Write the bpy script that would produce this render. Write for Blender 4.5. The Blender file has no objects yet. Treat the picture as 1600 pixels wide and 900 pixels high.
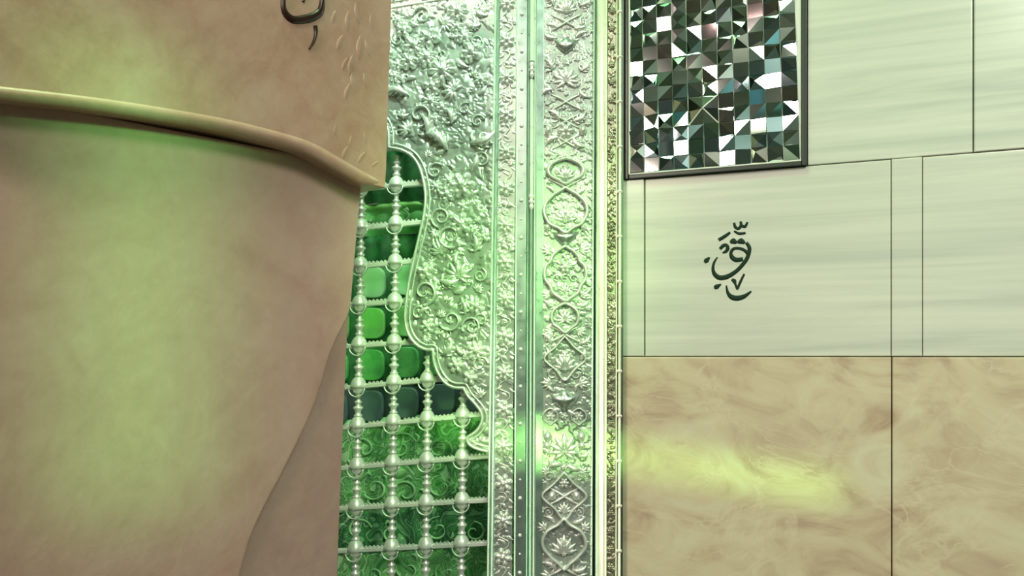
import bpy, bmesh, math, random
import numpy as np
from mathutils import Vector, Matrix

random.seed(7); np.random.seed(7)
scene = bpy.context.scene
C = scene.collection
# ------------------------------------------------------------------ camera
F = 1200.0; PITCH = math.radians(5.0); EYE = Vector((0, 0, 1.5))
cam_d = bpy.data.cameras.new('camera'); cam = bpy.data.objects.new('camera', cam_d); C.objects.link(cam)
cam_d.sensor_width = 36.0; cam_d.lens = 36.0 * F / 1600.0; cam_d.clip_start = 0.02
cam.location = EYE; cam.rotation_euler = (math.radians(90) + PITCH, 0, 0)
scene.camera = cam
# ------------------------------------------------------------------ view, world, room and added lights
scene.view_settings.view_transform = 'Standard'; scene.view_settings.look = 'None'
scene.view_settings.gamma = 1.0; scene.view_settings.use_curve_mapping = False
scene.view_settings.exposure = 0.0
w = bpy.data.worlds.new('world'); scene.world = w; w.use_nodes = True
w.node_tree.nodes['Background'].inputs[0].default_value = (0.75, 0.85, 0.78, 1)
w.node_tree.nodes['Background'].inputs[1].default_value = 0.25

def aim(o, target):
    o.rotation_euler = (Vector(target) - Vector(o.location)).to_track_quat('-Z', 'Y').to_euler()
def area(name, loc, target, size, size_y, power, col, spread=180, roll=0):
    l = bpy.data.lights.new(name, 'AREA'); l.shape = 'RECTANGLE'; l.size = size; l.size_y = size_y
    l.energy = power; l.color = col; l.spread = math.radians(spread)
    o = bpy.data.objects.new(name, l); C.objects.link(o); o.location = loc; aim(o, target); o.rotation_euler.rotate_axis('Z', roll); return o
def spot(name, loc, target, power, col, angle, blend=1.0, size=0.1):
    l = bpy.data.lights.new(name, 'SPOT'); l.energy = power; l.color = col
    l.spot_size = math.radians(angle); l.spot_blend = blend; l.shadow_soft_size = size
    o = bpy.data.objects.new(name, l); C.objects.link(o); o.location = loc; aim(o, target); return o

area('ceiling_lamp', (-0.15, 1.05, 4.05), (-0.05, 2.05, 1.9), 1.0, 0.3, 34, (0.46, 1.0, 0.46))
area('hall_lamp', (1.4, -1.4, 3.9), (1.0, 1.8, 1.25), 1.0, 1.0, 19, (0.95, 1.0, 0.84), 70)
area('added_pier_fill', (-1.9, -1.3, 3.4), (-0.6, 1.4, 1.4), 0.8, 0.8, 31, (1.0, 0.76, 0.70), 110)  # warm area light added to keep the pier pink; no known entrance
area('back_lamp', (0, -3.0, 4.2), (0, -4.6, 1.5), 2.0, 0.4, 120, (0.97, 1.0, 0.92))
spot('added_panel_fill', (-0.05, 0.6, 3.6), (-0.28, 2.0, 2.30), 190, (0.72, 1.0, 0.78), 23, 1.0, 0.1)  # unseen spot added to brighten the top of the arch panel
spot('added_grille_fill', (0.30, 0.3, 2.7), (-0.26, 2.05, 1.34), 95, (0.64, 1.0, 0.44), 18, 1.0, 0.06)  # low spot added to lift the grille out of the arch's shade
area('added_green_fill', (0.55, -0.3, 2.5), (-0.03, 2.0, 1.72), 0.60, 0.36, 0.85, (0.42, 1.0, 0.24), 14)  # added green beam, standing in for a band reflected by glass
area('reflection_band_light', (0.27, -0.5, 1.27), (0.27, 2.0, 1.245), 1.0, 0.025, 0.20, (0.46, 1.0, 0.24), 4, -0.12)  # added lamp throwing a narrow green band in place of a glass reflection
area('added_pier_wash', (-0.85, -1.2, 1.8), (-0.60, 1.25, 1.62), 0.10, 0.75, 0.42, (0.24, 1.0, 0.24), 6)  # green wash added on the pier, from no known source

# ------------------------------------------------------------------ geometry of the place: planes met by a pixel's ray
cp, sp = math.cos(PITCH), math.sin(PITCH)
def ray(px, py):
    x, z = (px - 800) / F, -(py - 450) / F
    return Vector((x, cp - sp * z, sp + cp * z))
def G(px, Y): return Vector(((px - 800) / F * cp * Y, Y, 0))
class Plane:
    def __init__(s, a, b):
        s.p = Vector((a.x, a.y, 0)); s.u = (b - a).normalized(); s.n = Vector((s.u.y, -s.u.x, 0))
        if s.n.y > 0: s.n = -s.n
        s.rot = Matrix((s.u, Vector((0, 0, 1)), s.n)).transposed().to_4x4()
    def P(s, px, py, h=0.0):
        d = ray(px, py); t = (s.p - EYE).dot(s.n) / d.dot(s.n)
        return EYE + d * t + s.n * h
    def px(s, px, py):       # metres per pixel at that place
        return (s.P(px, py) - EYE).dot(Vector((0, 1, 0))) / F
A = Plane(G(530, 2.075), G(835, 2.0))       # silver face with the arch
B = Plane(G(835, 2.0), G(972, 1.99))        # corner borders
W = Plane(G(972, 2.02), G(1600, 1.71))      # marble and mirror wall
K = Plane(G(530, 2.34), G(835, 2.26))       # cloth inside
PI_ = Plane(G(560, 1.60), G(0, 1.10))       # marble pier
PX = 0.00167

# ------------------------------------------------------------------ materials
def mat(name, base, rough=0.4, metal=0.0, nodes=None, spec=0.5):
    m = bpy.data.materials.new(name); m.use_nodes = True
    nt = m.node_tree; b = nt.nodes['Principled BSDF']
    b.inputs['Base Color'].default_value = (*base, 1); b.inputs['Roughness'].default_value = rough
    b.inputs['Metallic'].default_value = metal; b.inputs['Specular IOR Level'].default_value = spec
    if nodes: nodes(nt, b)
    return m
def coords(nt, scale=(1, 1, 1), rot=(0, 0, 0)):
    g = nt.nodes.new('ShaderNodeNewGeometry'); mp = nt.nodes.new('ShaderNodeMapping')
    mp.inputs['Scale'].default_value = scale; mp.inputs['Rotation'].default_value = rot
    nt.links.new(g.outputs['Position'], mp.inputs['Vector']); return mp.outputs[0]
def noise(nt, vec, scale, detail=4, rough=0.55, dist=0.0):
    n = nt.nodes.new('ShaderNodeTexNoise'); n.inputs['Scale'].default_value = scale
    n.inputs['Detail'].default_value = detail; n.inputs['Roughness'].default_value = rough
    n.inputs['Distortion'].default_value = dist; nt.links.new(vec, n.inputs['Vector']); return n.outputs['Fac']
def ramp(nt, fac, stops):
    r = nt.nodes.new('ShaderNodeValToRGB'); e = r.color_ramp.elements
    while len(e) < len(stops): e.new(0.5)
    for k, (p, c) in enumerate(stops): e[k].position = p; e[k].color = (*c, 1)
    nt.links.new(fac, r.inputs[0]); return r.outputs[0]
def mix(nt, fac, a, b, mode='MIX'):
    m = nt.nodes.new('ShaderNodeMixRGB'); m.blend_type = mode
    if isinstance(fac, float): m.inputs[0].default_value = fac
    else: nt.links.new(fac, m.inputs[0])
    for k, v in ((1, a), (2, b)):
        if isinstance(v, tuple): m.inputs[k].default_value = (*v, 1)
        else: nt.links.new(v, m.inputs[k])
    return m.outputs[0]
def bump(nt, b, fac, strength, dist):
    bp = nt.nodes.new('ShaderNodeBump'); bp.inputs['Strength'].default_value = strength; bp.inputs['Distance'].default_value = dist
    nt.links.new(fac, bp.inputs['Height']); nt.links.new(bp.outputs[0], b.inputs['Normal'])
def silver_nodes(c1, c2, sc=60, bs=0.25):
    def f(nt, b):
        v = coords(nt); n = noise(nt, v, sc, 5); m = noise(nt, v, 9, 3)
        nt.links.new(ramp(nt, m, [(0.3, c1), (0.7, c2)]), b.inputs['Base Color'])
        nt.links.new(ramp(nt, n, [(0.25, (0.24,)*3), (0.8, (0.44,)*3)]), b.inputs['Roughness'])
        bump(nt, b, noise(nt, v, 420, 3), bs, 0.0012)
    return f
silver = mat('chased_silver', (0.8, 0.82, 0.78), 0.3, 0.6, silver_nodes((0.33, 0.39, 0.34), (0.52, 0.58, 0.52)))  # relief shade put into the colour: ground sheets darker than raised ornaments
silver_orn = mat('raised_silver', (0.85, 0.87, 0.83), 0.28, 0.5, silver_nodes((0.66, 0.71, 0.65), (0.82, 0.86, 0.79), 90, 0.15))
silver_plain = mat('smooth_silver', (0.8, 0.83, 0.8), 0.3, 0.85, silver_nodes((0.48, 0.56, 0.52), (0.62, 0.70, 0.65), 40, 0.05))
silver_lat = mat('polished_silver', (0.9, 0.92, 0.88), 0.22, 0.4, silver_nodes((0.82, 0.84, 0.80), (0.94, 0.95, 0.90), 50, 0.05))
band_m = mat('green_reflection_silver', (0.40, 0.52, 0.47), 0.3, 0.85, silver_nodes((0.36, 0.48, 0.43), (0.44, 0.57, 0.51), 40, 0.03))  # green reflection on smooth silver put into its base colour
gilt = mat('pale_gilded_silver', (0.9, 0.85, 0.7), 0.35, 0.3, silver_nodes((0.84, 0.80, 0.66), (0.95, 0.91, 0.80), 50, 0.04))
gilt_dark = mat('aged_gilded_brass', (0.6, 0.5, 0.3), 0.35, 0.8, silver_nodes((0.22, 0.21, 0.15), (0.46, 0.44, 0.32), 70, 0.2))
dark_metal = mat('dark_groove_metal', (0.10, 0.13, 0.10), 0.4, 0.6)
def pier_nodes(lo, mid, hi, rot):
    def f(nt, b):
        v = coords(nt, (1, 1, 1), rot)
        n = noise(nt, v, 3.2, 6, 0.6, 1.2); m = noise(nt, v, 22, 6, 0.65, 0.6)
        c = ramp(nt, n, [(0.3, lo), (0.5, mid), (0.72, hi)])
        c = mix(nt, 0.35, c, ramp(nt, m, [(0.3, lo), (0.7, hi)]))
        nt.links.new(c, b.inputs['Base Color']); bump(nt, b, noise(nt, v, 30, 5), 0.12, 0.01)
    return f
pier_m = mat('pink_tan_marble', (0.55, 0.4, 0.3), 0.32, 0, pier_nodes((0.45, 0.24, 0.18), (0.60, 0.365, 0.28), (0.69, 0.475, 0.39), (0.4, 0.3, 0.5)))
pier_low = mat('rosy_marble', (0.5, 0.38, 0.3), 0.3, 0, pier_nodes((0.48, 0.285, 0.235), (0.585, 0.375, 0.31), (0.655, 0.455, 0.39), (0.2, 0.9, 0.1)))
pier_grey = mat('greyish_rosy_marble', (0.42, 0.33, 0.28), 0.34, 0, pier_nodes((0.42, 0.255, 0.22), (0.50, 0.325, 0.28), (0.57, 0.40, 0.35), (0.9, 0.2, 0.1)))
def pale_nodes(nt, b):
    v = coords(nt, (0.5, 0.5, 7)); n = noise(nt, v, 2.2, 6, 0.6, 0.8); n2 = noise(nt, coords(nt, (0.3, 0.3, 30)), 2.0, 3, 0.5, 0.4)
    c = ramp(nt, n, [(0.3, (0.44, 0.48, 0.42)), (0.5, (0.60, 0.62, 0.54)), (0.7, (0.70, 0.71, 0.62))])
    c = mix(nt, 0.3, c, ramp(nt, n2, [(0.3, (0.46, 0.50, 0.44)), (0.7, (0.72, 0.72, 0.62))]))
    nt.links.new(c, b.inputs['Base Color'])
pale = mat('pale_banded_marble', (0.6, 0.62, 0.55), 0.22, 0, pale_nodes)
def tan_nodes(nt, b):
    v = coords(nt, (1, 1, 1.6)); n = noise(nt, v, 4.5, 7, 0.62, 1.4); m = noise(nt, v, 3.0, 5, 0.55, 1.2)
    c = ramp(nt, n, [(0.28, (0.40, 0.28, 0.20)), (0.5, (0.58, 0.49, 0.34)), (0.72, (0.64, 0.61, 0.44))])
    vein = ramp(nt, m, [(0.485, (0, 0, 0)), (0.5, (.55, .55, .55)), (0.515, (0, 0, 0))])
    nt.links.new(mix(nt, vein, c, (0.66, 0.58, 0.42)), b.inputs['Base Color'])
tan = mat('tan_veined_marble', (0.5, 0.43, 0.31), 0.28, 0, tan_nodes)
joint_m = mat('dark_joint_mortar', (0.16, 0.16, 0.13), 0.8)
ink = mat('dark_green_inlay', (0.008, 0.030, 0.015), 0.6, spec=0.2)
brown_ink = mat('dark_brown_inlay', (0.035, 0.013, 0.010), 0.3)
mirror_m = mat('mirror_glass', (0.80, 0.88, 0.84), 0.07, 1.0)
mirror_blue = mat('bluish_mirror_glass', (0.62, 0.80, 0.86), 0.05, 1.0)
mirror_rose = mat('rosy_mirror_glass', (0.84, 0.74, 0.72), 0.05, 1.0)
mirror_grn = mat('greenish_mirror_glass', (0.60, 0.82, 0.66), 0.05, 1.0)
plaster = mat('white_grout', (0.66, 0.68, 0.62), 0.6)
frame_dark = mat('dark_green_frame', (0.025, 0.04, 0.03), 0.35)
def cloth_nodes(c1, c2, s=14):
    def f(nt, b):
        v = coords(nt); n = noise(nt, v, s, 4, 0.6, 1.5)
        nt.links.new(ramp(nt, n, [(0.35, c1), (0.65, c2)]), b.inputs['Base Color'])
    return f
def cloth(name, c1, c2, s=14): return mat(name, c1, 0.6, 0, cloth_nodes(c1, c2, s))
def brocade_nodes(a, b_, c, s):
    def f(nt, b):
        n = noise(nt, coords(nt), s, 1.5, 0.4, 2.6)
        nt.links.new(ramp(nt, n, [(0.30, a), (0.38, b_), (0.42, a), (0.47, c), (0.50, a), (0.56, b_), (0.60, a), (0.66, c)]), b.inputs['Base Color'])
    return f
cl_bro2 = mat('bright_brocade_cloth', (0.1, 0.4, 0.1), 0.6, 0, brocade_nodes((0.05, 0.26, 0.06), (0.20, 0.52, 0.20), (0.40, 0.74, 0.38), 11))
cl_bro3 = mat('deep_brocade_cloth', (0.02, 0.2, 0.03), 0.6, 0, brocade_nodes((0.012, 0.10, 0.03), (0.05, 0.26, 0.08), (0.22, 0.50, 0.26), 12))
cl_mid = cloth('mid_green_cloth_and_pane', (0.06, 0.34, 0.08), (0.14, 0.50, 0.14))
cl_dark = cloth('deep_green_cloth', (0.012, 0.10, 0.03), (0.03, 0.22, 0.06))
cl_pale = cloth('pale_green_cloth_and_pane', (0.26, 0.62, 0.28), (0.36, 0.72, 0.36), 6)
cl_lime = cloth('lime_green_cloth_and_pane', (0.14, 0.50, 0.10), (0.24, 0.62, 0.18), 6)
slate_refl = cloth('slate_glass_tone', (0.030, 0.060, 0.060), (0.05, 0.09, 0.085), 6)  # dark reflection of glass behind the grille, painted as a slate tone
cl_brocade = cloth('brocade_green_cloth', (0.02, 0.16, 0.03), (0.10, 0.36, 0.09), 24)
cl_trim = mat('pale_green_embroidery', (0.30, 0.62, 0.30), 0.5)
room_pale = mat('pale_hall_marble', (0.55, 0.52, 0.44), 0.5)
room_dark = mat('dark_hall_panelling', (0.13, 0.17, 0.13), 0.4)
floor_m = mat('hall_floor_marble', (0.10, 0.13, 0.09), 0.3)
room_blue = mat('blue_green_hall_tile', (0.14, 0.34, 0.38), 0.4)

# ------------------------------------------------------------------ object helpers
WORLD = {}
def link(o, parent=None, M=None):
    C.objects.link(o); M = M if M is not None else Matrix.Identity(4); WORLD[o] = M
    if parent is not None:
        o.parent = parent; o.matrix_parent_inverse = WORLD[parent].inverted()
    o.matrix_basis = M; return o
def thing(name, loc, label, cat, group=None, kind=None):
    o = bpy.data.objects.new(name, None); o.empty_display_size = 0.05; link(o, None, Matrix.Translation(loc))
    tag(o, label, cat, group, kind); return o
def tag(o, label=None, cat=None, group=None, kind=None):
    if label: o['label'] = label
    if cat: o['category'] = cat
    if group: o['group'] = group
    if kind: o['kind'] = kind
    return o
def mesh(name, V, Fs, m=None, smooth=True):
    me = bpy.data.meshes.new(name)
    me.from_pydata([tuple(v) for v in V], [], Fs); me.update()
    if smooth: me.shade_smooth()
    if m: me.materials.append(m)
    return me
def obj(name, me, parent=None, M=None): return link(bpy.data.objects.new(name, me), parent, M)
def put(name, me, parent, plane, px, py, h=0.0, s=1.0, rot=0.0, sx=1.0, sy=1.0, sz=1.0):
    """a shape drawn in pixel units (x right, y up, z out) set on a plane at a pixel"""
    k = plane.px(px, py)
    M = Matrix.Translation(plane.P(px, py, h)) @ plane.rot @ Matrix.Rotation(rot, 4, 'Z') @ Matrix.Diagonal((k*s*sx, k*s*sy, k*s*sz, 1))
    return obj(name, me, parent, M)
def smooth_line(pts, n=6):
    p = [np.array(q, float) for q in pts]; out = []
    for i in range(len(p) - 1):
        a, b, c, d = p[max(i-1, 0)], p[i], p[i+1], p[min(i+2, len(p)-1)]
        for t in np.arange(n) / n:
            out.append(0.5*((2*b) + (c-a)*t + (2*a-5*b+4*c-d)*t*t + (3*b-a-3*c+d)*t**3))
    out.append(p[-1]); return out
def sweep(pts, wid, hgt, fn, base=0.0, prof=5, closed=False):
    """half-round moulding along a 2-D line; fn maps (x, y, h) to 3-D; wid/hgt may be numbers or lists along the line"""
    V, Fs = [], []; n = len(pts)
    def val(q, t):
        if isinstance(q, (int, float)): return q
        f = t*(len(q)-1); k = min(int(f), len(q)-2); return q[k] + (q[k+1]-q[k])*(f-k)
    for i, p in enumerate(pts):
        a = pts[(i-1) % n] if closed else pts[max(i-1, 0)]; b = pts[(i+1) % n] if closed else pts[min(i+1, n-1)]
        tx, ty = b[0]-a[0], b[1]-a[1]; L = math.hypot(tx, ty) or 1; nx, ny = -ty/L, tx/L
        t = i/(n-1); ww, hh = val(wid, t), val(hgt, t)
        for j in range(prof):
            o = -math.cos(math.pi*j/(prof-1))
            V.append(fn(p[0]+nx*ww/2*o, p[1]+ny*ww/2*o, base + hh*math.sin(math.pi*j/(prof-1))))
    m = n if closed else n-1
    for i in range(m):
        for j in range(prof-1):
            a, b = i*prof+j, ((i+1) % n)*prof+j; Fs.append((a, a+1, b+1, b))
        Fs.append((i*prof+prof-1, i*prof, ((i+1) % n)*prof, ((i+1) % n)*prof+prof-1))
    if not closed: Fs.append(tuple(range(prof))); Fs.append(tuple(range((n-1)*prof, n*prof)))
    return V, Fs
def on(plane): return lambda x, y, h: plane.P(x, y, h*PX)
def loc(x, y, h): return Vector((x, y, h))
def join(parts):
    V, Fs = [], []
    for v, f in parts:
        k = len(V); V += list(v); Fs += [tuple(i+k for i in q) for q in f]
    return V, Fs
def strip(name, pts, wid, hgt, plane, m, parent, base=0.0, prof=5, smoothing=0):
    if smoothing: pts = smooth_line(pts, smoothing)
    return obj(name, mesh(name, *sweep(pts, wid, hgt, on(plane), base, prof), m), parent)
def slab(name, poly, plane, h0, h1, m, parent, bev=0.004):
    """flat plate with an outline in pixels, thickness h0..h1 metres along the plane's normal"""
    bm = bmesh.new()
    lo = [bm.verts.new(plane.P(x, y, h0)) for x, y in poly]; hi = [bm.verts.new(plane.P(x, y, h1)) for x, y in poly]
    n = len(poly); bm.faces.new(hi); bm.faces.new(lo[::-1])
    for i in range(n): bm.faces.new((lo[i], lo[(i+1) % n], hi[(i+1) % n], hi[i]))
    bmesh.ops.recalc_face_normals(bm, faces=bm.faces)
    if bev:
        hs = set(hi); es = [e for e in bm.edges if e.verts[0] in hs and e.verts[1] in hs]
        bmesh.ops.bevel(bm, geom=es, offset=bev, segments=3, profile=0.6, affect='EDGES', clamp_overlap=True)
    me = bpy.data.meshes.new(name); bm.to_mesh(me); bm.free(); me.materials.append(m)
    return obj(name, me, parent)
def box(name, lo, hi, m, parent=None, bev=0):
    bm = bmesh.new(); bmesh.ops.create_cube(bm, size=1.0)
    for v in bm.verts: v.co = Vector([(lo[k]+hi[k])/2 + v.co[k]*(hi[k]-lo[k]) for k in range(3)])
    if bev: bmesh.ops.bevel(bm, geom=bm.edges[:], offset=bev, segments=2, affect='EDGES')
    me = bpy.data.meshes.new(name); bm.to_mesh(me); bm.free(); me.materials.append(m)
    return obj(name, me, parent)
def lathe(prof, seg=16):
    """profile (r, y): turned about the local y axis"""
    V, Fs = [], []
    for r, y in prof:
        for k in range(seg):
            a = 2*math.pi*k/seg; V.append((r*math.cos(a), y, r*math.sin(a)))
    for i in range(len(prof)-1):
        for k in range(seg):
            Fs.append((i*seg+k, i*seg+(k+1) % seg, (i+1)*seg+(k+1) % seg, (i+1)*seg+k))
    return V, Fs

# ------------------------------------------------------------------ the setting: hall shell
def shell(name, lo, hi, m): return tag(box(name, lo, hi, m), kind='structure')
shell('floor', (-4.2, -4.6, -0.1), (4.2, 3.4, 0.0), floor_m)
shell('ceiling', (-4.2, -4.6, 4.4), (4.2, 3.4, 4.5), room_pale)
shell('wall_back', (-4.2, -4.7, 0.0), (4.2, -4.6, 4.4), room_dark)
shell('wall_left', (-4.3, -4.6, 0.0), (-4.2, 3.4, 4.4), room_dark)
shell('wall_right', (4.2, -4.6, 0.0), (4.3, 3.4, 4.4), room_dark)
shell('wall_front', (-4.2, 3.4, 0.0), (4.2, 3.5, 4.4), room_dark)
wb = [o for o in C.objects if o.name == 'wall_back'][0]
for k in range(7):      # marble panels of the far side of the hall (seen in the mirrors)
    x = -3.6 + k*1.2
    box('wall_panel', (x-0.38, -4.6, 0.3), (x+0.38, -4.55, 1.5), (room_blue, room_pale)[k % 2], wb, 0.01)
    box('wall_panel', (x-0.30, -4.6, 1.8), (x+0.30, -4.55, 3.2), (room_pale, room_blue)[k % 2], wb, 0.01)

# ------------------------------------------------------------------ marble pier on the near side
top_edge = [(590, -180), (586, 0), (583, 90), (580, 180), (577, 270), (575, 297)]
under = smooth_line([(575, 299), (545, 291), (510, 272), (470, 250), (440, 238), (380, 222), (300, 205), (150, 182), (0, 165), (-160, 150)], 5)
pier = thing('trim_1', PI_.P(560, 900, 0) * 1, 'rosy tan marble pier with a projecting carved upper slab', 'pier', None, 'structure')
slab('upper_slab', [tuple(p) for p in top_edge + under] + [(-160, -180)], PI_, -0.22, 0.055, pier_m, pier, 0.012)
strip('slab_lip', [(x-2, y-7) for x, y in under], [3, 14] + [22]*18, [2, 6] + [7]*18, PI_, pier_m, pier, 0.047/PX, 9)
split = smooth_line([(546, 470), (540, 495), (514, 550), (491, 625), (467, 680), (440, 735), (385, 850), (350, 1010)], 5)
edge_low = [(563, 280), (557, 340), (551, 410)]
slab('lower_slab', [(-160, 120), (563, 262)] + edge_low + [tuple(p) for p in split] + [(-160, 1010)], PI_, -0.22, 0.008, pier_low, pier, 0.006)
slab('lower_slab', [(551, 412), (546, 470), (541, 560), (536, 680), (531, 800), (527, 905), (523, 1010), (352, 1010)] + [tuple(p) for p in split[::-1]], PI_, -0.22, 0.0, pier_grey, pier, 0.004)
def leaf(L=1.0, W_=0.4, curl=0.15, notch=0.0, n=8, dome=0.16):
    V, Fs = [], []
    for i in range(n+1):
        t = i/n; w_ = W_*math.sin(math.pi*min(1, t**0.75))**0.8*(1 + notch*(1 if i % 2 else -1)) + 0.004
        cx = curl*math.sin(math.pi*t*0.9)
        for j, o in enumerate((-1, -0.5, 0, 0.5, 1)):
            V.append((cx + o*w_/2, L*t, dome*L*math.sin(math.pi*(0.12+0.8*t))*(0, 0.9, 0.62, 0.9, 0)[j]))
    for i in range(n):
        for j in range(4): a = i*5+j; Fs.append((a, a+1, a+6, a+5))
    return V, Fs
carved_leaf = mesh('carved_leaf', *leaf(1, 0.26, 0.08, 0, 6, 0.05), pier_m)
for x, y, s, r in [(520, 130, 40, 10), (508, 120, 30, 28), (528, 155, 38, -8), (512, 165, 34, 22), (548, 150, 30, -14), (535, 105, 44, 4), (500, 90, 34, 24), (552, 100, 30, -18),
                   (520, 240, 26, 12), (508, 256, 30, 30), (532, 262, 30, 40), (553, 268, 22, 55), (496, 222, 22, 8), (545, 235, 24, -5), (516, 60, 36, 6), (535, 50, 38, -10), (556, 60, 30, -6), (492, 50, 30, 20)]:
    put('carved_leaf', carved_leaf, pier, PI_, x, y, 0.0545, s, math.radians(r))
# dark carved letter at the pier's top
lt = thing('carved_letter', PI_.P(450, 90, 0.055), 'dark brown looped letter stroke inlaid at the top of the pink marble pier', 'lettering')
strip('letter_stroke', [(470, -22), (476, -5), (477, 15), (474, 30), (464, 38), (450, 42), (432, 43), (420, 34), (416, 18), (420, -8), (432, -26)], [5, 7, 9, 13, 15, 15, 13, 10, 8, 6, 4], 3, PI_, brown_ink, lt, 0.0545/PX, 5, 6)
strip('letter_stroke', [(447, 0), (449, 8), (447, 16)], [4, 8, 3], 2.5, PI_, brown_ink, lt, 0.0545/PX, 5, 4)
strip('letter_stroke', [(466, 52), (467, 64), (463, 77), (456, 88)], [7, 6, 4.5, 2], 2.5, PI_, brown_ink, lt, 0.0545/PX, 5, 5)

# ------------------------------------------------------------------ marble and mirror wall on the far side
def horiz(px0, py0, px):        # pixel row of a level line through (px0, py0), at column px, on the wall
    z = W.P(px0, py0).z; lo, hi = -900.0, 1900.0
    for _ in range(40):
        m = (lo+hi)/2
        if W.P(px, m).z > z: lo = m
        else: hi = m
    return lo
def quad(x0, x1, ya, yb, xr=985):    # outline with level edges, heights read at column xr
    pts = []
    for x in (x0, x1): pts.append((x, horiz(xr, ya, x)))
    for x in (x1, x0): pts.append((x, horiz(xr, yb, x)))
    return pts
mw = thing('trim_2', W.P(985, 950), 'marble cladding with pale inscribed band over tan veined slab', 'wall cladding', None, 'structure')
slab('wall_core', quad(966, 1780, -260, 1060), W, -0.20, -0.012, joint_m, mw, 0)
MB = 276        # bottom of the mirror panel at column 985
slab('marble_post', quad(967, 1006.6, MB+5.4, 556.4), W, -0.012, 0.004, pale, mw, 0.003)
slab('marble_slab', quad(1008, 1392, MB+5.4, 556.4), W, -0.012, 0.0, pale, mw, 0.003)
slab('marble_post', quad(1393, 1440.8, MB+5.4, 556.4), W, -0.012, 0.004, pale, mw, 0.003)
slab('marble_slab', quad(1442, 1780, MB+5.4, 556.4), W, -0.012, 0.0, pale, mw, 0.003)
slab('marble_slab', quad(1262, 1520, -260, MB+4), W, -0.012, 0.0, pale, mw, 0.003)
slab('marble_slab', quad(1522, 1780, -260, MB+4), W, -0.012, 0.002, pale, mw, 0.003)
slab('tan_slab', quad(970, 1392, 557.8, 1060), W, -0.012, 0.006, tan, mw, 0.003)
slab('tan_slab', quad(1394, 1780, 557.8, 1060), W, -0.012, 0.006, tan, mw, 0.003)
# mirror mosaic
mp = thing('mirror_mosaic_panel', W.P(1110, 270), 'mosaic of faceted mirror tiles in a dark frame above the pale marble', 'mirror panel')
MX0, MX1 = 984, 1252
slab('backing', quad(MX0, MX1, -260, MB-2), W, -0.012, 0.004, plaster, mp, 0)
def bar(name, x0, x1, ya, yb, h0, h1, m, bev=0.002): return slab(name, quad(x0, x1, ya, yb), W, h0, h1, m, mp, bev)
bar('frame_bar', 978, MX0-1, -260, MB+5, -0.012, 0.012, frame_dark)
bar('frame_bar', MX1+1, 1261, -260, MB+5, -0.012, 0.012, frame_dark)
bar('frame_bar', MX0, MX1, MB-1, MB+5, -0.012, 0.012, frame_dark)
bar('edge_bead', MX0-0.5, MX0+2.0, -260, MB-2, 0.004, 0.013, plaster, 0.001)
bar('edge_bead', MX0, MX1, MB-3.5, MB-1.2, 0.004, 0.012, plaster, 0.001)
u0 = (W.P(MX0+2, 300)-W.p).dot(W.u); u1 = (W.P(MX1, 300)-W.p).dot(W.u); z0 = W.P(985, MB-4).z
NC = 11; cw = (u1-u0)/NC; ch = cw*0.98
def tile(kind, r):
    """faceted mirror tile, unit square centred on 0, thickness outwards"""
    g = 0.482; q = [(-g, -g), (g, -g), (g, g), (-g, g)]; V = [(x, y, 0) for x, y in q]; Fs = []
    if kind in (0, 9):    # folded along a diagonal
        hh = [r.uniform(0.03, 0.30) for _ in range(4)]; V += [(x, y, h) for (x, y), h in zip(q, hh)]; Fs = [(4, 5, 6), (4, 6, 7)]
    elif kind == 1:  # pyramid
        ap = (r.uniform(-.15, .15), r.uniform(-.15, .15), r.uniform(0.15, 0.40)); hh = [r.uniform(0.03, 0.16) for _ in range(4)]
        V += [(x, y, h) for (x, y), h in zip(q, hh)] + [ap]; Fs = [(4, 5, 8), (5, 6, 8), (6, 7, 8), (7, 4, 8)]
    elif kind == 2:  # corner apex fan
        ap = (r.uniform(-.46, -.2), r.uniform(-.46, -.2), r.uniform(0.1, 0.36)); hh = [r.uniform(0.03, 0.2) for _ in range(4)]
        V += [(x, y, h) for (x, y), h in zip(q, hh)] + [ap]; Fs = [(4, 5, 8), (5, 6, 8), (6, 7, 8), (7, 4, 8)]
    else:            # one slanted plate
        a, b = r.uniform(-.12, .12), r.uniform(-.12, .12); V += [(x, y, 0.16 + a*x*2 + b*y*2) for x, y in q]; Fs = [(4, 5, 6, 7)]
    for k in range(4): Fs.append((k, (k+1) % 4, 4+(k+1) % 4, 4+k))
    return V, Fs
rt = random.Random(3); variants = []
for k in range(20):
    v, f = tile(k % 4, rt); variants.append([mesh('mirror_tile', v, f, m_, False) for m_ in (mirror_m, mirror_m, mirror_grn, mirror_blue, mirror_rose)])
jc = round((W.P(1110, 168).z-z0)/ch); ic = 5
star = mesh('mirror_tile', *tile(9, rt), mirror_m, False)
for v, hgt in zip(star.vertices[4:8], (.03, .10, .62, .10)): v.co.z = hgt
star.update()
STAR = {(ic-1, jc-1): 0, (ic, jc-1): 1, (ic, jc): 2, (ic-1, jc): 3}
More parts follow.
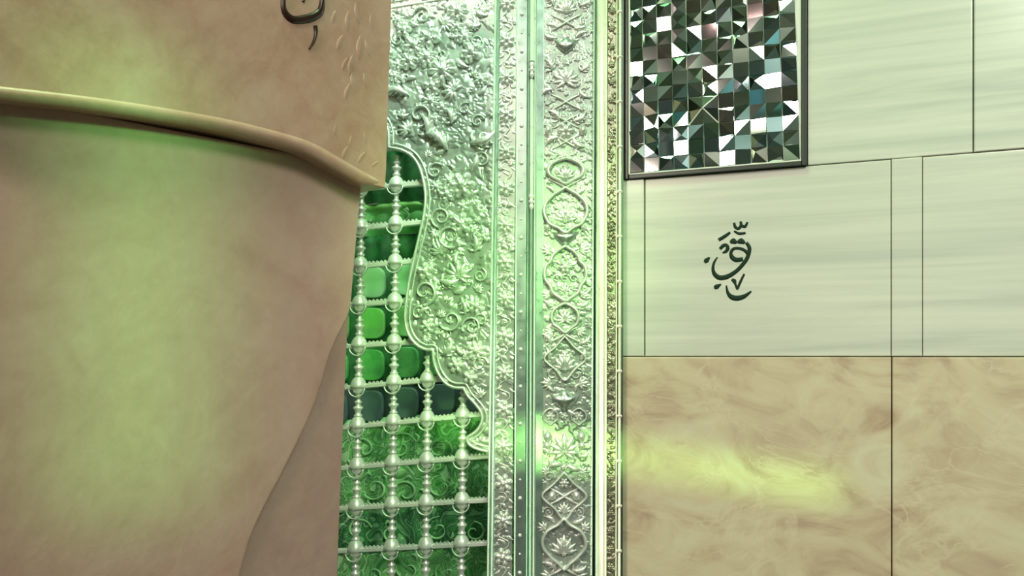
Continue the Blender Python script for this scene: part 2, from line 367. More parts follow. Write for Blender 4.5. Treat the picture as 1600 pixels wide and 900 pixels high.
for i in range(NC):
    for j in range(17):
        fx, fy = i/7, j/13
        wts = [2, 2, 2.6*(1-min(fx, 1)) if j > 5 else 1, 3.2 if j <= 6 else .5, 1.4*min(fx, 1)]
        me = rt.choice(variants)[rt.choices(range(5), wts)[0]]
        c = W.p + W.u*(u0+(i+.5)*cw) + Vector((0, 0, z0+(j+.5)*ch)) + W.n*0.004
        if c.z - ch/2 < z0 - 1e-4: continue
        M = Matrix.Translation(c) @ W.rot @ Matrix.Rotation(math.pi/2*rt.randrange(4), 4, 'Z') @ Matrix.Diagonal((cw, ch, cw*0.9, 1))
        if (i, j) in STAR:
            me = star; M = Matrix.Translation(c) @ W.rot @ Matrix.Rotation(math.pi/2*STAR[(i, j)], 4, 'Z') @ Matrix.Diagonal((cw, ch, cw*0.9, 1))
            if STAR[(i, j)] != 3:
                e = [M @ Vector((-.48+.96*t, -.48+.96*t, .03+.59*t+.02)) for t in (0, 1)]; d = (W.u*.7+Vector((0, 0, -.7)))*0.0015; d = Matrix.Rotation(-math.pi/2*STAR[(i, j)], 4, W.n).to_3x3() @ d if STAR[(i, j)] == 1 else d
                V_ = [e[0]-d, e[0]+d, e[1]+d, e[1]-d]; V_ += [v+W.n*0.0025 for v in V_]
                obj('star_seam', mesh('star_seam', V_, [(0, 1, 2, 3), (4, 5, 6, 7), (0, 1, 5, 4), (1, 2, 6, 5), (2, 3, 7, 6), (3, 0, 4, 7)], plaster, False), mp)
        obj('mirror_tile', me, mp, M)
# calligraphy on the pale slab
ca = thing('calligraphy_inscription', W.P(1150, 470), 'dark green calligraphic letters on the pale marble band below the mirrors', 'inscription')
def stroke(pts, wid, n=6): return strip('letter_stroke', pts, [q*1.25 for q in wid], 1.0, W, ink, ca, 0.0, 5, n)
stroke([(1121, 402), (1116, 410), (1114, 420), (1117, 429), (1125, 434), (1137, 432), (1150, 424), (1160, 414), (1168, 402), (1171, 388), (1166, 379)], [1.5, 3, 4, 5.5, 6.5, 6, 5, 5, 5, 5, 4])
stroke([(1161, 405), (1150, 406), (1144, 402), (1142, 395), (1146, 389), (1154, 388), (1163, 391), (1169, 397)], [5, 6, 6, 4, 4, 4, 4, 5])
stroke([(1101, 410), (1104, 407), (1109, 402)], [3.5, 6.5, 1.5], 4)
stroke([(1116, 450), (1120, 448), (1127, 444)], [4, 6.5, 1.2], 4)
stroke([(1135, 446), (1137, 457), (1143, 464), (1152, 466), (1163, 463), (1174, 455)], [1.5, 4, 6.5, 7, 5.5, 2])
stroke([(1143, 437), (1147, 439), (1149, 444), (1152, 452)], [3, 6, 3, 3])
stroke([(1152, 452), (1157, 440), (1163, 428)], [3, 3.5, 2.5])
stroke([(1123, 375), (1133, 369), (1141, 363)], [4.5, 4.5, 3], 4)
stroke([(1125, 389), (1130, 384), (1135, 383), (1137, 388), (1134, 393), (1129, 395)], [4, 4.5, 4, 5, 4, 2])
stroke([(1141, 379), (1146, 377), (1151, 380)], [3, 8, 3], 4); stroke([(1152, 379), (1158, 377), (1164, 380)], [3, 8, 3], 4)
stroke([(1147, 348), (1149, 355), (1154, 357), (1158, 352), (1157, 346)], [3, 4, 4, 4, 3]); stroke([(1158, 352), (1164, 354), (1168, 347)], [4, 4, 2.5])
stroke([(1147, 361), (1155, 365), (1165, 364)], [2, 4, 3])

# ------------------------------------------------------------------ repousse relief: height maps beaten into the silver sheets
def relief(x0, x1, y0, y1, step, nleaf, seed, lmin=8, lmax=22, amp=3.2):
    r = np.random.RandomState(seed)
    xs = np.arange(x0, x1+step/2, step); ys = np.arange(y0, y1+step/2, step)
    X, Y = np.meshgrid(xs, ys); H = np.zeros_like(X)
    for k in range(nleaf):
        cx, cy = r.uniform(x0, x1), r.uniform(y0, y1); L = r.uniform(lmin, lmax); a = r.uniform(0, 2*math.pi); wd = L*r.uniform(0.28, 0.45); bend = r.uniform(-.5, .5)
        i0, i1 = int((cx-L-x0)/step), int((cx+L-x0)/step)+1; j0, j1 = int((cy-L-y0)/step), int((cy+L-y0)/step)+1
        i0, j0 = max(i0, 0), max(j0, 0); i1, j1 = min(i1, len(xs)), min(j1, len(ys))
        if i0 >= i1 or j0 >= j1: continue
        dx, dy = X[j0:j1, i0:i1]-cx, Y[j0:j1, i0:i1]-cy
        t = (dx*math.cos(a)+dy*math.sin(a))/L; s = (-dx*math.sin(a)+dy*math.cos(a))/wd + bend*(1-4*t*t)
        ins = (np.abs(t) < .5)
        wloc = np.cos(np.pi*np.clip(t, -.5, .5))**.7*(1+.22*np.sin(t*22)) + 1e-3
        q = np.abs(s)/wloc
        hgt = np.where(ins & (q < 1), np.sqrt(np.clip(1-q*q, 0, 1))*(0.72+0.28*np.clip(q*2.4, 0, 1))*np.clip((.5-np.abs(t))*5, 0, 1), 0)
        hgt *= amp*r.uniform(.6, 1)
        H[j0:j1, i0:i1] = np.maximum(H[j0:j1, i0:i1]*(0.78 + .22*(hgt <= 0)), hgt)
    return xs, ys, X, Y, H
def inside(X, Y, poly):
    res = np.zeros(X.shape, bool); n = len(poly)
    for i in range(n):
        (xa, ya), (xb, yb) = poly[i], poly[(i+1) % n]
        if ya == yb: continue
        c = ((ya > Y) != (yb > Y)) & (X < (xb-xa)*(Y-ya)/(yb-ya)+xa); res ^= c
    return res
def sheet(name, plane, data, base, m, parent, mask=None, lean=None):
    xs, ys, X, Y, H = data; ny, nx = X.shape
    XX = X + (lean(Y) if lean else 0)
    x, z = (XX-800)/F, -(Y-450)/F; D = np.stack([x, cp-sp*z, sp+cp*z], -1)
    nn = np.array(plane.n); t = float((plane.p-EYE).dot(plane.n))/(D@nn)
    Pn = np.array(EYE)+D*t[..., None]+nn*(base+H*PX)[..., None]
    idx = np.arange(nx*ny).reshape(ny, nx)
    q = np.stack([idx[:-1, :-1], idx[1:, :-1], idx[1:, 1:], idx[:-1, 1:]], -1).reshape(-1, 4)
    if mask is not None:
        mm = mask.ravel(); q = q[mm[q].all(1)]
    used = np.unique(q); mp_ = np.full(nx*ny, -1); mp_[used] = np.arange(len(used)); q = mp_[q]
    me = bpy.data.meshes.new(name); P_ = Pn.reshape(-1, 3)[used]
    me.vertices.add(len(P_)); me.vertices.foreach_set('co', P_.astype(np.float32).ravel())
    me.loops.add(q.size); me.loops.foreach_set('vertex_index', q.ravel().astype(np.int32))
    me.polygons.add(len(q)); me.polygons.foreach_set('loop_start', np.arange(0, q.size, 4, dtype=np.int32))
    me.update(calc_edges=True); me.validate(); me.shade_smooth(); me.materials.append(m)
    return obj(name, me, parent)

# ornament shapes in pixel units
def rosette(n, R, hh=4.0, seg=4, inner=0.3):
    V, Fs = [], []; N = n*seg*2; rings = [(0, 1.0), (.16, .9), (.26, .35), (.5, .8), (.8, .62), (1.0, 0.0)]
    for r, z in rings:
        for k in range(N):
            a = 2*math.pi*k/N; c = abs(math.cos(n*a/2))
            rr = R*r*(1 if r < .27 else (0.58+0.42*c**.6)); zz = hh*z*(1 if r < .27 else (0.35+.65*c))
            V.append((rr*math.cos(a), rr*math.sin(a), zz))
    for i in range(len(rings)-1):
        for k in range(N): Fs.append((i*N+k, i*N+(k+1) % N, (i+1)*N+(k+1) % N, (i+1)*N+k))
    return V, Fs
def xform(vf, s=1, rot=0, dx=0, dy=0, flip=1, zs=None):
    v, f = vf; c, d = math.cos(rot), math.sin(rot); zs = s if zs is None else zs
    return [((x*flip*c - y*d)*s+dx, (x*flip*d + y*c)*s+dy, z*zs) for x, y, z in v], f
def palmette(lobes=7, R=1.0, spread=150):
    parts = []
    for k in range(lobes):
        t = k/(lobes-1)-.5; parts.append(xform(leaf(1, .34, .0, .12, 8, .16), R*(1-.35*abs(t)*1.6), -math.radians(spread)*t))
    parts.append(xform(rosette(6, .16*R, .14*R, 2)))
    return join(parts)
def acanthus():
    parts = [leaf(1, .34, .22, .25, 10, .18)]
    for s in (-1, 1):
        for k, y in enumerate((.12, .34, .56)):
            parts.append(xform(leaf(1, .36, .18*s, .2, 6, .16), .44-.08*k, -s*math.radians(62-8*k), .22*math.sin(math.pi*y*.9), y))
    return join(parts)
def spiral(turns=1.2, R=1.0, w=.24):
    pts = []
    for k in range(25):
        t = k/24; a = t*turns*2*math.pi; r = R*(1-.82*t); pts.append((r*math.cos(a), r*math.sin(a)))
    V, Fs = sweep(pts, [w, w, w*.9, w*.7, w*.55], [.2, .2, .18, .15, .1], loc)
    b, fb = rosette(5, .22*R, .2*R, 2)
    return join([(V, Fs), (xform((b, fb), 1, 0, pts[-1][0], pts[-1][1]))])
def sscroll(hh=50, ww=24):
    pts = smooth_line([(-ww*.30, -hh*.5), (ww*.28, -hh*.40), (ww*.42, -hh*.18), (0, 0), (-ww*.42, hh*.18), (-ww*.28, hh*.40), (ww*.30, hh*.5)], 5)
    return sweep(pts, [2, 3.4, 3.6, 3.4, 2], [1.5, 2.4, 2.6, 2.4, 1.5], loc)
def frame(pts, w=4, h=3): return sweep(smooth_line(pts + [pts[0]], 5)[:-1], w, h, loc, 0, 5, True)
def sym(right):  # outline from its right half (top to bottom)
    return right + [(-x, y) for x, y in right[::-1] if abs(x) > .01]
def vase(s=1.0):
    pts = [(-20, 9), (-11, 6), (-6, 11), (0, 15), (6, 11), (11, 6), (20, 9), (14, -2), (7, -9), (0, -14), (-7, -9), (-14, -2)]
    V = [(x*s, y*s, 0) for x, y in pts] + [(x*.86*s, (y*.86-.2)*s, 2.6*s) for x, y in pts] + [(0, 0, 3.4*s)]; n = len(pts); Fs = []
    for i in range(n): j = (i+1) % n; Fs += [(i, j, n+j, n+i), (n+i, n+j, 2*n)]
    return V, Fs
M_ros6 = mesh('rosette', *rosette(6, 1, .34), silver_orn); M_ros8 = mesh('rosette', *rosette(8, 1, .32, 3), silver_orn); M_ros5 = mesh('rosette', *rosette(5, 1, .4), silver_orn)
M_leaf = mesh('leaf', *leaf(1, .4, .15, .12), silver_orn); M_leafb = mesh('leaf', *leaf(1, .36, -.18, .18), silver_orn)
M_pal = mesh('palmette', *palmette(), silver_orn); M_pal5 = mesh('palmette', *palmette(5, 1, 120), silver_orn)
M_fan = mesh('palmette', *palmette(9, 1, 250), silver_orn)
M_aca = mesh('acanthus_leaf', *acanthus(), silver_orn); M_spi = mesh('scroll', *spiral(), silver_orn); M_spi2 = mesh('scroll', *xform(spiral(1.5), 1, 0, 0, 0, -1), silver_orn)
M_ss = mesh('scroll', *sscroll(), silver_orn); M_ss2 = mesh('scroll', *xform(sscroll(), 1, 0, 0, 0, -1), silver_orn)
M_vase = mesh('vase', *vase(), silver_plain)
def dome(R=1.0, hh=.8, seg=8):
    return lathe([(0.001, hh), (R*.5, hh*.85), (R*.86, hh*.5), (R, 0)], seg)
dv, df = dome(); M_bead = mesh('bead', [(x, z, y) for x, y, z in dv], df, silver_orn)
bv, bf = dome(1, .55, 10); M_bud = mesh('bud', *join([([(x*.8, z, y) for x, y, z in bv], bf), xform(leaf(1, .5, .2, 0, 5), 1.3, 1.2, .5, -.2), xform(leaf(1, .5, -.2, 0, 5), 1.3, -1.2, -.5, -.2)]), silver_orn)

# ---- arch panel
def leanA(x):   # columns lean a little towards the top
    return lambda y: (775-762)/900*(900-y)*(835-x)/73*0 + (900-y)*0.0144*min(1, max(0, (835-x)/70))
def vx(xb, y): return xb + (900-y)*(0.0144 if xb < 800 else (0.004 if xb < 900 else 0.002))
ARCH = [(470, 146), (520, 158), (560, 170), (582, 178), (595, 184), (604, 195), (608, 210), (608, 231)], \
       [(608, 231), (628, 235), (646, 246), (658, 267), (665, 300), (664, 330), (657, 365), (648, 402), (640, 440), (635, 475), (634, 503), (640, 524), (652, 539), (666, 546), (677, 546)], \
       [(677, 546), (678, 562), (684, 581), (695, 597), (709, 605), (725, 606)], \
       [(725, 606), (731, 618), (744, 632), (753, 646), (753, 660), (744, 674), (731, 684), (734, 694), (746, 701), (763, 705)]
arch = []
for seg in ARCH: arch += [tuple(p) for p in smooth_line(seg, 5)][(1 if arch else 0):]
ap = thing('arch_panel', A.P(700, 705), 'silver spandrel embossed with flowers and leaves along a scalloped arch edge', 'carved panel')
data = relief(470, 786, -170, 712, 1.0, 800, 11, 16, 44, 3.2)
poly = arch + [(766, 708), (783, -175), (465, -175)]
msk = inside(data[2], data[3], poly)
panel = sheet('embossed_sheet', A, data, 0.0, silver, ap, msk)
slabpts = poly
strip('arch_moulding', arch, 5.5, 5, A, silver_orn, ap, 0.5)
inner = []
for i, p in enumerate(arch):
    a, b = arch[max(i-2, 0)], arch[min(i+2, len(arch)-1)]; tx, ty = b[0]-a[0], b[1]-a[1]; L = math.hypot(tx, ty) or 1
    inner.append((p[0]+ty/L*7, p[1]-tx/L*7))
strip('arch_moulding', inner, 3.5, 3.6, A, silver_orn, ap, 1.0)
# rim of the sheet, giving it depth behind the arch edge
rimV = []; rimF = []
for x, y in arch: rimV += [A.P(x, y, 0.004), A.P(x, y, -0.035)]
for i in range(len(arch)-1): rimF.append((2*i, 2*i+1, 2*i+3, 2*i+2))
obj('arch_rim', mesh('arch_rim', rimV, rimF, silver_plain), ap)
strip('top_moulding', [(480, 33), (590, 17), (690, 0), (775, -14)], 3.5, 4, A, silver_orn, ap, 1)
strip('top_moulding', [(480, 24), (590, 8), (690, -9), (775, -23)], 3.5, 4, A, silver_orn, ap, 1)
r = random.Random(5); placed = []
def inpoly(x, y): return bool(inside(np.array([[x]]), np.array([[y]]), poly)[0, 0])
def near_arch(x, y, d): return any((x-a)**2+(y-b)**2 < d*d for a, b in arch)
fixed = [('rosette', M_fan, 716, 432, 24, 0), ('rosette', M_ros8, 745, 548, 15, 20), ('acanthus_leaf', M_aca, 690, 555, 26, -30), ('scroll', M_spi, 705, 500, 16, 200), ('scroll', M_spi2, 738, 510, 14, 30),
         ('rosette', M_ros6, 668, 510, 11, 10), ('rosette', M_ros8, 692, 112, 22, 0), ('rosette', M_ros8, 716, 20, 17, 0), ('acanthus_leaf', M_aca, 700, 235, 42, 60), ('acanthus_leaf', M_aca, 735, 225, 40, -60), ('acanthus_leaf', M_aca, 668, 215, 34, 20),
         ('rosette', M_ros6, 722, 290, 20, 0), ('rosette', M_ros6, 720, 350, 17, 15), ('palmette', M_pal, 690, 395, 22, 20), ('acanthus_leaf', M_aca, 742, 395, 26, 10), ('scroll', M_spi2, 690, 340, 15, 80),
         ('rosette', M_ros5, 735, 590, 11, 0), ('rosette', M_ros6, 713, 570, 12, 0), ('palmette', M_pal, 752, 620, 14, 30), ('scroll', M_spi, 655, 490, 11, 0), ('palmette', M_pal5, 728, 470, 18, 180), ('acanthus_leaf', M_aca, 640, 150, 36, 90), ('palmette', M_pal, 640, 205, 20, 60)]
for nm, me, x, y, s, rt_ in fixed:
    put(nm, me, panel, A, x, y, 0.0025, s*1.15, math.radians(rt_), sz=2.0); placed.append((x, y, s*.9))
tries = 0
while len(placed) < 150 and tries < 6000:
    tries += 1; x, y = r.uniform(590, 764), r.uniform(-90, 700); s = r.uniform(10, 25)
    if not inpoly(x, y) or near_arch(x, y, s*.75+8) or abs(y-(17-(x-590)*.17)) < s or x > 762-s*.6: continue
    if any((x-a)**2+(y-b)**2 < (.62*(s+c))**2 for a, b, c in placed): continue
    me = r.choice([M_ros6, M_ros5, M_ros8, M_aca, M_aca, M_aca, M_pal, M_spi, M_spi2, M_leaf, M_fan])
    k = 1.25 if me in (M_aca, M_leaf) else .85
    put(me.name.split('.')[0], me, panel, A, x, y, 0.0025, s*k*1.15, r.uniform(0, 6.28), sz=2.0); placed.append((x, y, s))

# ---- narrow flower border beside the arch
nb = thing('flower_border', A.P(790, 900), 'narrow silver border with star flowers and scrolls between beaded mouldings', 'carved border')
dn = relief(775, 806, -170, 1010, 1.0, 300, 21, 7, 14, 1.5)
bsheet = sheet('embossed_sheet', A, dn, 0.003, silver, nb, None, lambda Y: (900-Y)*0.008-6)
strip('beaded_moulding', [(767+.0, 1010), (vx(767, -170)-1, -170)], 8, 6, A, silver_plain, nb, 0)
strip('beaded_moulding', [(761, 1010), (vx(761, -170), -170)], 4, 3.5, A, silver_orn, nb, 0)
strip('beaded_moulding', [(804, 1010), (809, -170)], 3.5, 4.5, A, silver_orn, nb, 0)
slab('rivet_strip', [(805, 1010), (820, 1010), (825, -170), (810, -170)], A, -0.02, 0.006, band_m, nb, 0.001)
bxc = lambda y: 786 + (900-y)*0.008
for k in range(-2, 18):
    y = 352 + 57.5*(k-6)
    put('rosette', (M_ros8, M_ros6)[k % 2], bsheet, A, bxc(y), y, 0.0035, 14.5, r.uniform(0, 1), sz=1.5)
    put('scroll', (M_ss, M_ss2)[k % 2], bsheet, A, bxc(y), y+29, 0.004, .62, 0.25)
    for s in (-1, 1):
        put('leaf', M_leaf if s > 0 else M_leafb, bsheet, A, bxc(y)+s*4, y+29+s*9, 0.004, 12, s*1.1 + (math.pi if s < 0 else 0))
        put('leaf', M_leaf if s > 0 else M_leafb, bsheet, A, bxc(y)+s*8, y+29-s*5, 0.004, 10, -s*2.2)
for k in range(40):
    y = -150 + 29*k; xx = 812.5+(900-y)*.004
    put('rivet' if k % 2 == 0 else 'bead', M_bead, nb, A, xx, y, 0.006, 3.4 if k % 2 == 0 else 2.0)
for k in range(122):
    y = -150+9.4*k; put('bead', M_bead, nb, A, vx(767, y)+.2, y, 0.006, 2.0)

# ---- slender colonnette in a groove
cn = thing('slender_colonnette', A.P(829, 900), 'slender silver colonnette with small rings set in a dark groove', 'colonnette')
slab('groove', [(820.5, 1010), (835, 1010), (839, -170), (824.5, -170)], A, -0.025, -0.004, dark_metal, cn, 0)
def vshaft(x, y0, y1, w, h, m, nm='shaft', base=-3): return strip(nm, [(x+(900-y0)*.004, y0), (x+(900-y1)*.004, y1)], w, h, A, m, cn, base, 9)
vshaft(822.5, 1010, -170, 4, 5, silver_plain, 'side_fillet'); vshaft(833.5, 1010, -170, 4, 6, silver_orn, 'side_fillet')
vshaft(828, 1010, 328, 5.5, 6, silver_plain); vshaft(828, 304, 125, 6.5, 8, silver_lat); vshaft(828, 96, -170, 7, 8, silver_lat)
cap = lathe([(.3, -14), (1.2, -13), (3.2, -9), (3.6, -5), (2.2, -3), (4.2, -1), (4.6, 2), (2.6, 4), (3.8, 7), (4.4, 10), (3, 13), (.3, 14)], 12); M_cap = mesh('capital', *cap, silver_lat)
for y in (110, 316): put('capital', M_cap, cn, A, 828+(900-y)*.004, y, 0.002, 1.0)

# ---- wide cartouche border
wb_ = thing('cartouche_border', B.P(880, 900), 'wide silver border of linked medallions, vases and palmettes beside the colonnette', 'carved border')
slab('smooth_band', [(835.5, 1010), (847, 1010), (851, -170), (839.5, -170)], B, -0.02, 0.004, band_m, wb_, 0.001)
dw = relief(846, 922, -170, 1010, 1.0, 900, 31, 8, 18, 1.5)
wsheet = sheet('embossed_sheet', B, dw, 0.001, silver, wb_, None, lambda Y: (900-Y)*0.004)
strip('beaded_moulding', [(923, 1010), (929, -170)], 4, 5, B, silver_orn, wb_, 0)
cx = lambda y: 881 + (900-y)*.0045
M_heart = mesh('medallion_frame', *frame(sym([(0, 30), (9, 24), (16, 20), (27, 8), (29, -6), (22, -20), (10, -26), (0, -33)]), 5.2, 5.5), silver_orn)
M_lobe = mesh('medallion_frame', *frame(sym([(0, 40), (10, 34), (18, 26), (21, 18), (28, 10), (29, -6), (22, -16), (18, -26), (9, -33), (0, -38)]), 5.6, 5.5), silver_orn)
M_round = mesh('medallion_frame', *frame(sym([(0, 22), (9, 18), (18, 10), (21, 0), (18, -10), (9, -17), (0, -24)]), 5.2, 5.5), silver_orn)
M_onion = mesh('medallion_frame', *frame(sym([(0, 33), (8, 24), (22, 16), (29, 4), (28, -8), (18, -20), (8, -28), (0, -36)]), 5.2, 5.5), silver_orn)
M_dia = mesh('lattice_frame', *frame([(0, 34), (14, 18), (32, 0), (14, -18), (0, -34), (-14, -18), (-32, 0), (-14, 18)], 4.2, 4.6), silver_orn)
def cross(y, s=1.0):
    for d in (-1, 1):
        v = sweep(smooth_line([(-24*d, 13), (-10*d, 6), (0, 0), (10*d, -6), (24*d, -13)], 4), [2, 4.4, 4.6, 4.4, 2], [1.5, 4, 4.4, 4, 1.5], loc)
        put('scroll', mesh('scroll', *v, silver_orn), wsheet, B, cx(y), y, 0.002, s)
def sides(y, me=M_pal5, s=15, off=26, rot=1.1):
    for d in (-1, 1): put(me.name.split('.')[0], me, wsheet, B, cx(y)+d*off, y, 0.003, s, -d*rot, sz=1.6)
def mid(me, y, s, rot=0, h=0.003, sx=1, sy=1): put(me.name.split('.')[0], me, wsheet, B, cx(y), y, h, s, rot, sx, sy, 1.6)
def motif(y0):
    """column of motifs; y0 shifts the run"""
mid(M_fan, -120, 30); cross(-75); mid(M_round, -50, 1.0); mid(M_pal, -42, 15)
sides(-20); mid(M_pal, 20, 26); sides(10, M_aca, 24, 20, .9); cross(36); sides(45, M_leaf, 20, 12, 1.3)
mid(M_vase, 72, 1.0); sides(60, M_leafb, 22, 14, 1.2); mid(M_fan, 128, 26); sides(112, M_aca, 22, 22, .6); sides(140, M_aca, 22, 20, 2.2); cross(160)
mid(M_ros6, 205, 15); sides(190, M_aca, 26, 10, .9); sides(215, M_aca, 26, 10, 2.2); cross(190, .9); cross(222, .9); sides(205, M_bud, 8, 27, 0)
mid(M_round, 268, 1.05, 0, .003, 1.25, .85); mid(M_pal, 278, 20); mid(M_ros5, 262, 6); cross(294, 1.1)
mid(M_heart, 328, 1.15); mid(M_pal, 346, 26); mid(M_ros8, 334, 13); sides(302, M_leaf, 18, 16, 1.0); sides(356, M_bud, 7, 28, 0)
mid(M_vase, 371, 1.1); sides(392, M_pal5, 17, 24, 1.3); sides(364, M_spi, 8, 29, 0)
mid(M_lobe, 429, 1.1); mid(M_ros6, 418, 11); mid(M_spi, 436, 8); sides(436, M_spi, 7, 13, 0); sides(414, M_leaf, 12, 7, 1.2); mid(M_pal5, 456, 13); sides(463, M_pal5, 15, 25, 1.0); sides(395, M_leafb, 14, 10, 1.2)
cross(471); mid(M_round, 496, 1.0); mid(M_fan, 500, 17); sides(480, M_leaf, 16, 24, .8); sides(518, M_pal5, 16, 20, 1.9); cross(522)
mid(M_dia, 560, 1.0); mid(M_pal, 577, 30, 0, .003, .8, 1); mid(M_ros6, 556, 10); sides(538, M_aca, 22, 22, .8); sides(585, M_spi, 11, 18, 0); sides(600, M_pal5, 17, 22, 1.4); sides(563, M_leaf, 20, 24, .3)
mid(M_vase, 626, 1.15); sides(612, M_leafb, 16, 16, .6); sides(650, M_round, .55, 22, 0); sides(650, M_ros6, 8, 22, 0); mid(M_ros5, 650, 6); sides(640, M_leaf, 20, 4, 1.9)
mid(M_fan, 706, 30); mid(M_ros8, 700, 10); sides(682, M_bud, 8, 26, 0); sides(696, M_bud, 7, 27, 0); sides(714, M_aca, 20, 22, .9); sides(726, M_leaf, 22, 4, 1.8); mid(M_ros6, 729, 6)
mid(M_dia, 774, 1.05); cross(775, 1.1); mid(M_ros6, 754, 9); mid(M_pal, 800, 16); sides(774, M_bud, 8, 19, 0); sides(745, M_spi, 9, 24, 0); sides(800, M_spi2, 9, 24, 0); sides(738, M_pal5, 13, 26, .9)
mid(M_onion, 846, 1.1); mid(M_pal, 864, 29); mid(M_ros6, 852, 10); sides(816, M_leaf, 18, 14, 1.1); sides(826, M_pal5, 14, 30, .8)
cross(886, 1.1); sides(890, M_aca, 24, 12, 1.2); mid(M_pal, 925, 26); sides(900, M_pal5, 18, 22, 1.8); mid(M_vase, 950, 1.1); mid(M_lobe, 1000, 1.0)
for k in range(75):
    y = -150+15.4*k; put('bead', M_bead, wb_, B, 926+(900-y)*.003-3, y, 0.006, 1.9)

# ---- bright half-round corner post, carved edge strip and thin rod
po = thing('corner_post', B.P(939, 900), 'bright smooth half-round gilded silver post right of the cartouche border', 'post')
strip('shaft', [(938.5, 1010), (940, 450), (941, -170)], 16, 9, B, gilt, po, 0, 13)
strip('fillet', [(930.5, 1010), (933, -170)], 3, 5, B, silver_plain, po, 0); strip('fillet', [(946, 1010), (948, -170)], 3, 6, B, gilt, po, 0)
es = thing('carved_edge_strip', B.P(955, 900), 'narrow aged gilt strip of small carved leaves beside the bright post', 'carved border')
de = relief(948, 961, -170, 1010, .8, 420, 41, 5, 11, 3.2)
esheet = sheet('embossed_sheet', B, de, 0.0, gilt_dark, es, None, lambda Y: (900-Y)*0.0022)
M_eleaf = mesh('leaf', *leaf(1, .5, .2, .15), gilt_dark); M_eros = mesh('rosette', *rosette(6, 1, .4), gilt_dark)
for k in range(42):
    y = -160+28*k
    put('leaf', M_eleaf, esheet, B, 954+(900-y)*.0022, y, 0.002, 13, (.6, -.6)[k % 2]); put('rosette', M_eros, esheet, B, 954+(900-y)*.0022, y+9, 0.003, 5.5)
tr = thing('thin_rod', B.P(967, 900), 'thin ringed gilt rod at the edge of the silver screen', 'rod')
strip('rod', [(967, 1010), (968, 500), (969, -170)], 5, 6, B, gilt, tr, 0, 9); strip('rod', [(962, 1010), (964, -170)], 2.4, 4, B, gilt, tr, 0)
slab('backing', [(961.5, 1010), (973, 1010), (975, -170), (963.5, -170)], B, -0.06, -0.002, dark_metal, tr, 0)
M_ring = mesh('ring', *lathe([(2.6, -2.5), (4.2, -1.6), (4.6, 0), (4.2, 1.6), (2.6, 2.5)], 12), gilt)
for k in range(16): put('ring', M_ring, tr, B, 967+(900-(-120+70*k))*.0015, -120+70*k, 0.004, 1.0)

# ------------------------------------------------------------------ silver ball-and-baluster grille
gr = thing('lattice_grille', A.P(650, 925, -0.03), 'silver grille of ringed balls, turned balusters and crenellated rails under the arch', 'grille')
HB = -0.028
rows = [(102, 92), (168, 158), (232, 222), (293, 280), (356, 341), (416, 402), (476, 465), (541, 531), (606, 592), (669, 654), (733, 720), (797, 788), (864, 856), (931, 926), (998, 995)]  # at x = 540 and x = 700
def row_y(k, x):
    a, b = rows[k]; return a + (b-a)*(x-540)/(700-540)
def col_x(c, y): return (552, 608.5, 662.5, 719, 776)[c+0] + (615-663+49)*0 + (731-y)*(.018, .014, .012, .012, .012)[c] if c >= 0 else (498 if c == -1 else 444) + (731-y)*.02
arch_ok = lambda x, y: not inpoly(x, y)
def ball_mesh():
    N = 14; top = [(3.5, 19), (4.2, 15.5), (7.2, 13.6), (9.6, 11), (11.6, 7.4), (12.6, 3), (12.9, 0.5), (12.2, -1.2), (10.2, -2), (9.8, -5), (8, -8.5), (5.4, -11), (3.4, -12)]
    return lathe(top, N)
M_ball = mesh('ball', *ball_mesh(), silver_lat)
ringp = [(13.2*math.cos(math.pi*(1+k/16)), 13.2*math.sin(math.pi*(1+k/16))) for k in range(17)]
M_ringl = mesh('ring', *sweep(ringp, 2.4, 2.6, loc), silver_lat)
bal = [(4.6, 0), (3.6, -4), (3.4, -9), (6, -11), (6.2, -12.4), (4, -14), (4.0, -17), (7.8, -19), (8.2, -21), (6, -23), (4.6, -26), (4.4, -29), (6.6, -30.5), (6.8, -32), (5.2, -34), (4.8, -37), (5.6, -40)]
M_bal = mesh('baluster', *lathe(bal, 14), silver_lat)
tooth = []
for k, (w0, hh) in enumerate(((1.7, 3.2),)):
    tooth = [(-w0, 0), (w0, 0), (w0*1.1, hh*.5), (0, hh), (-w0*1.1, hh*.5)]
TV = [(x, y, -1.6) for x, y in tooth]+[(x, y, 1.6) for x, y in tooth]; TF = [tuple(range(5))[::-1], tuple(range(5, 10))]+[(i, (i+1) % 5, 5+(i+1) % 5, 5+i) for i in range(5)]
teeth_total = 0
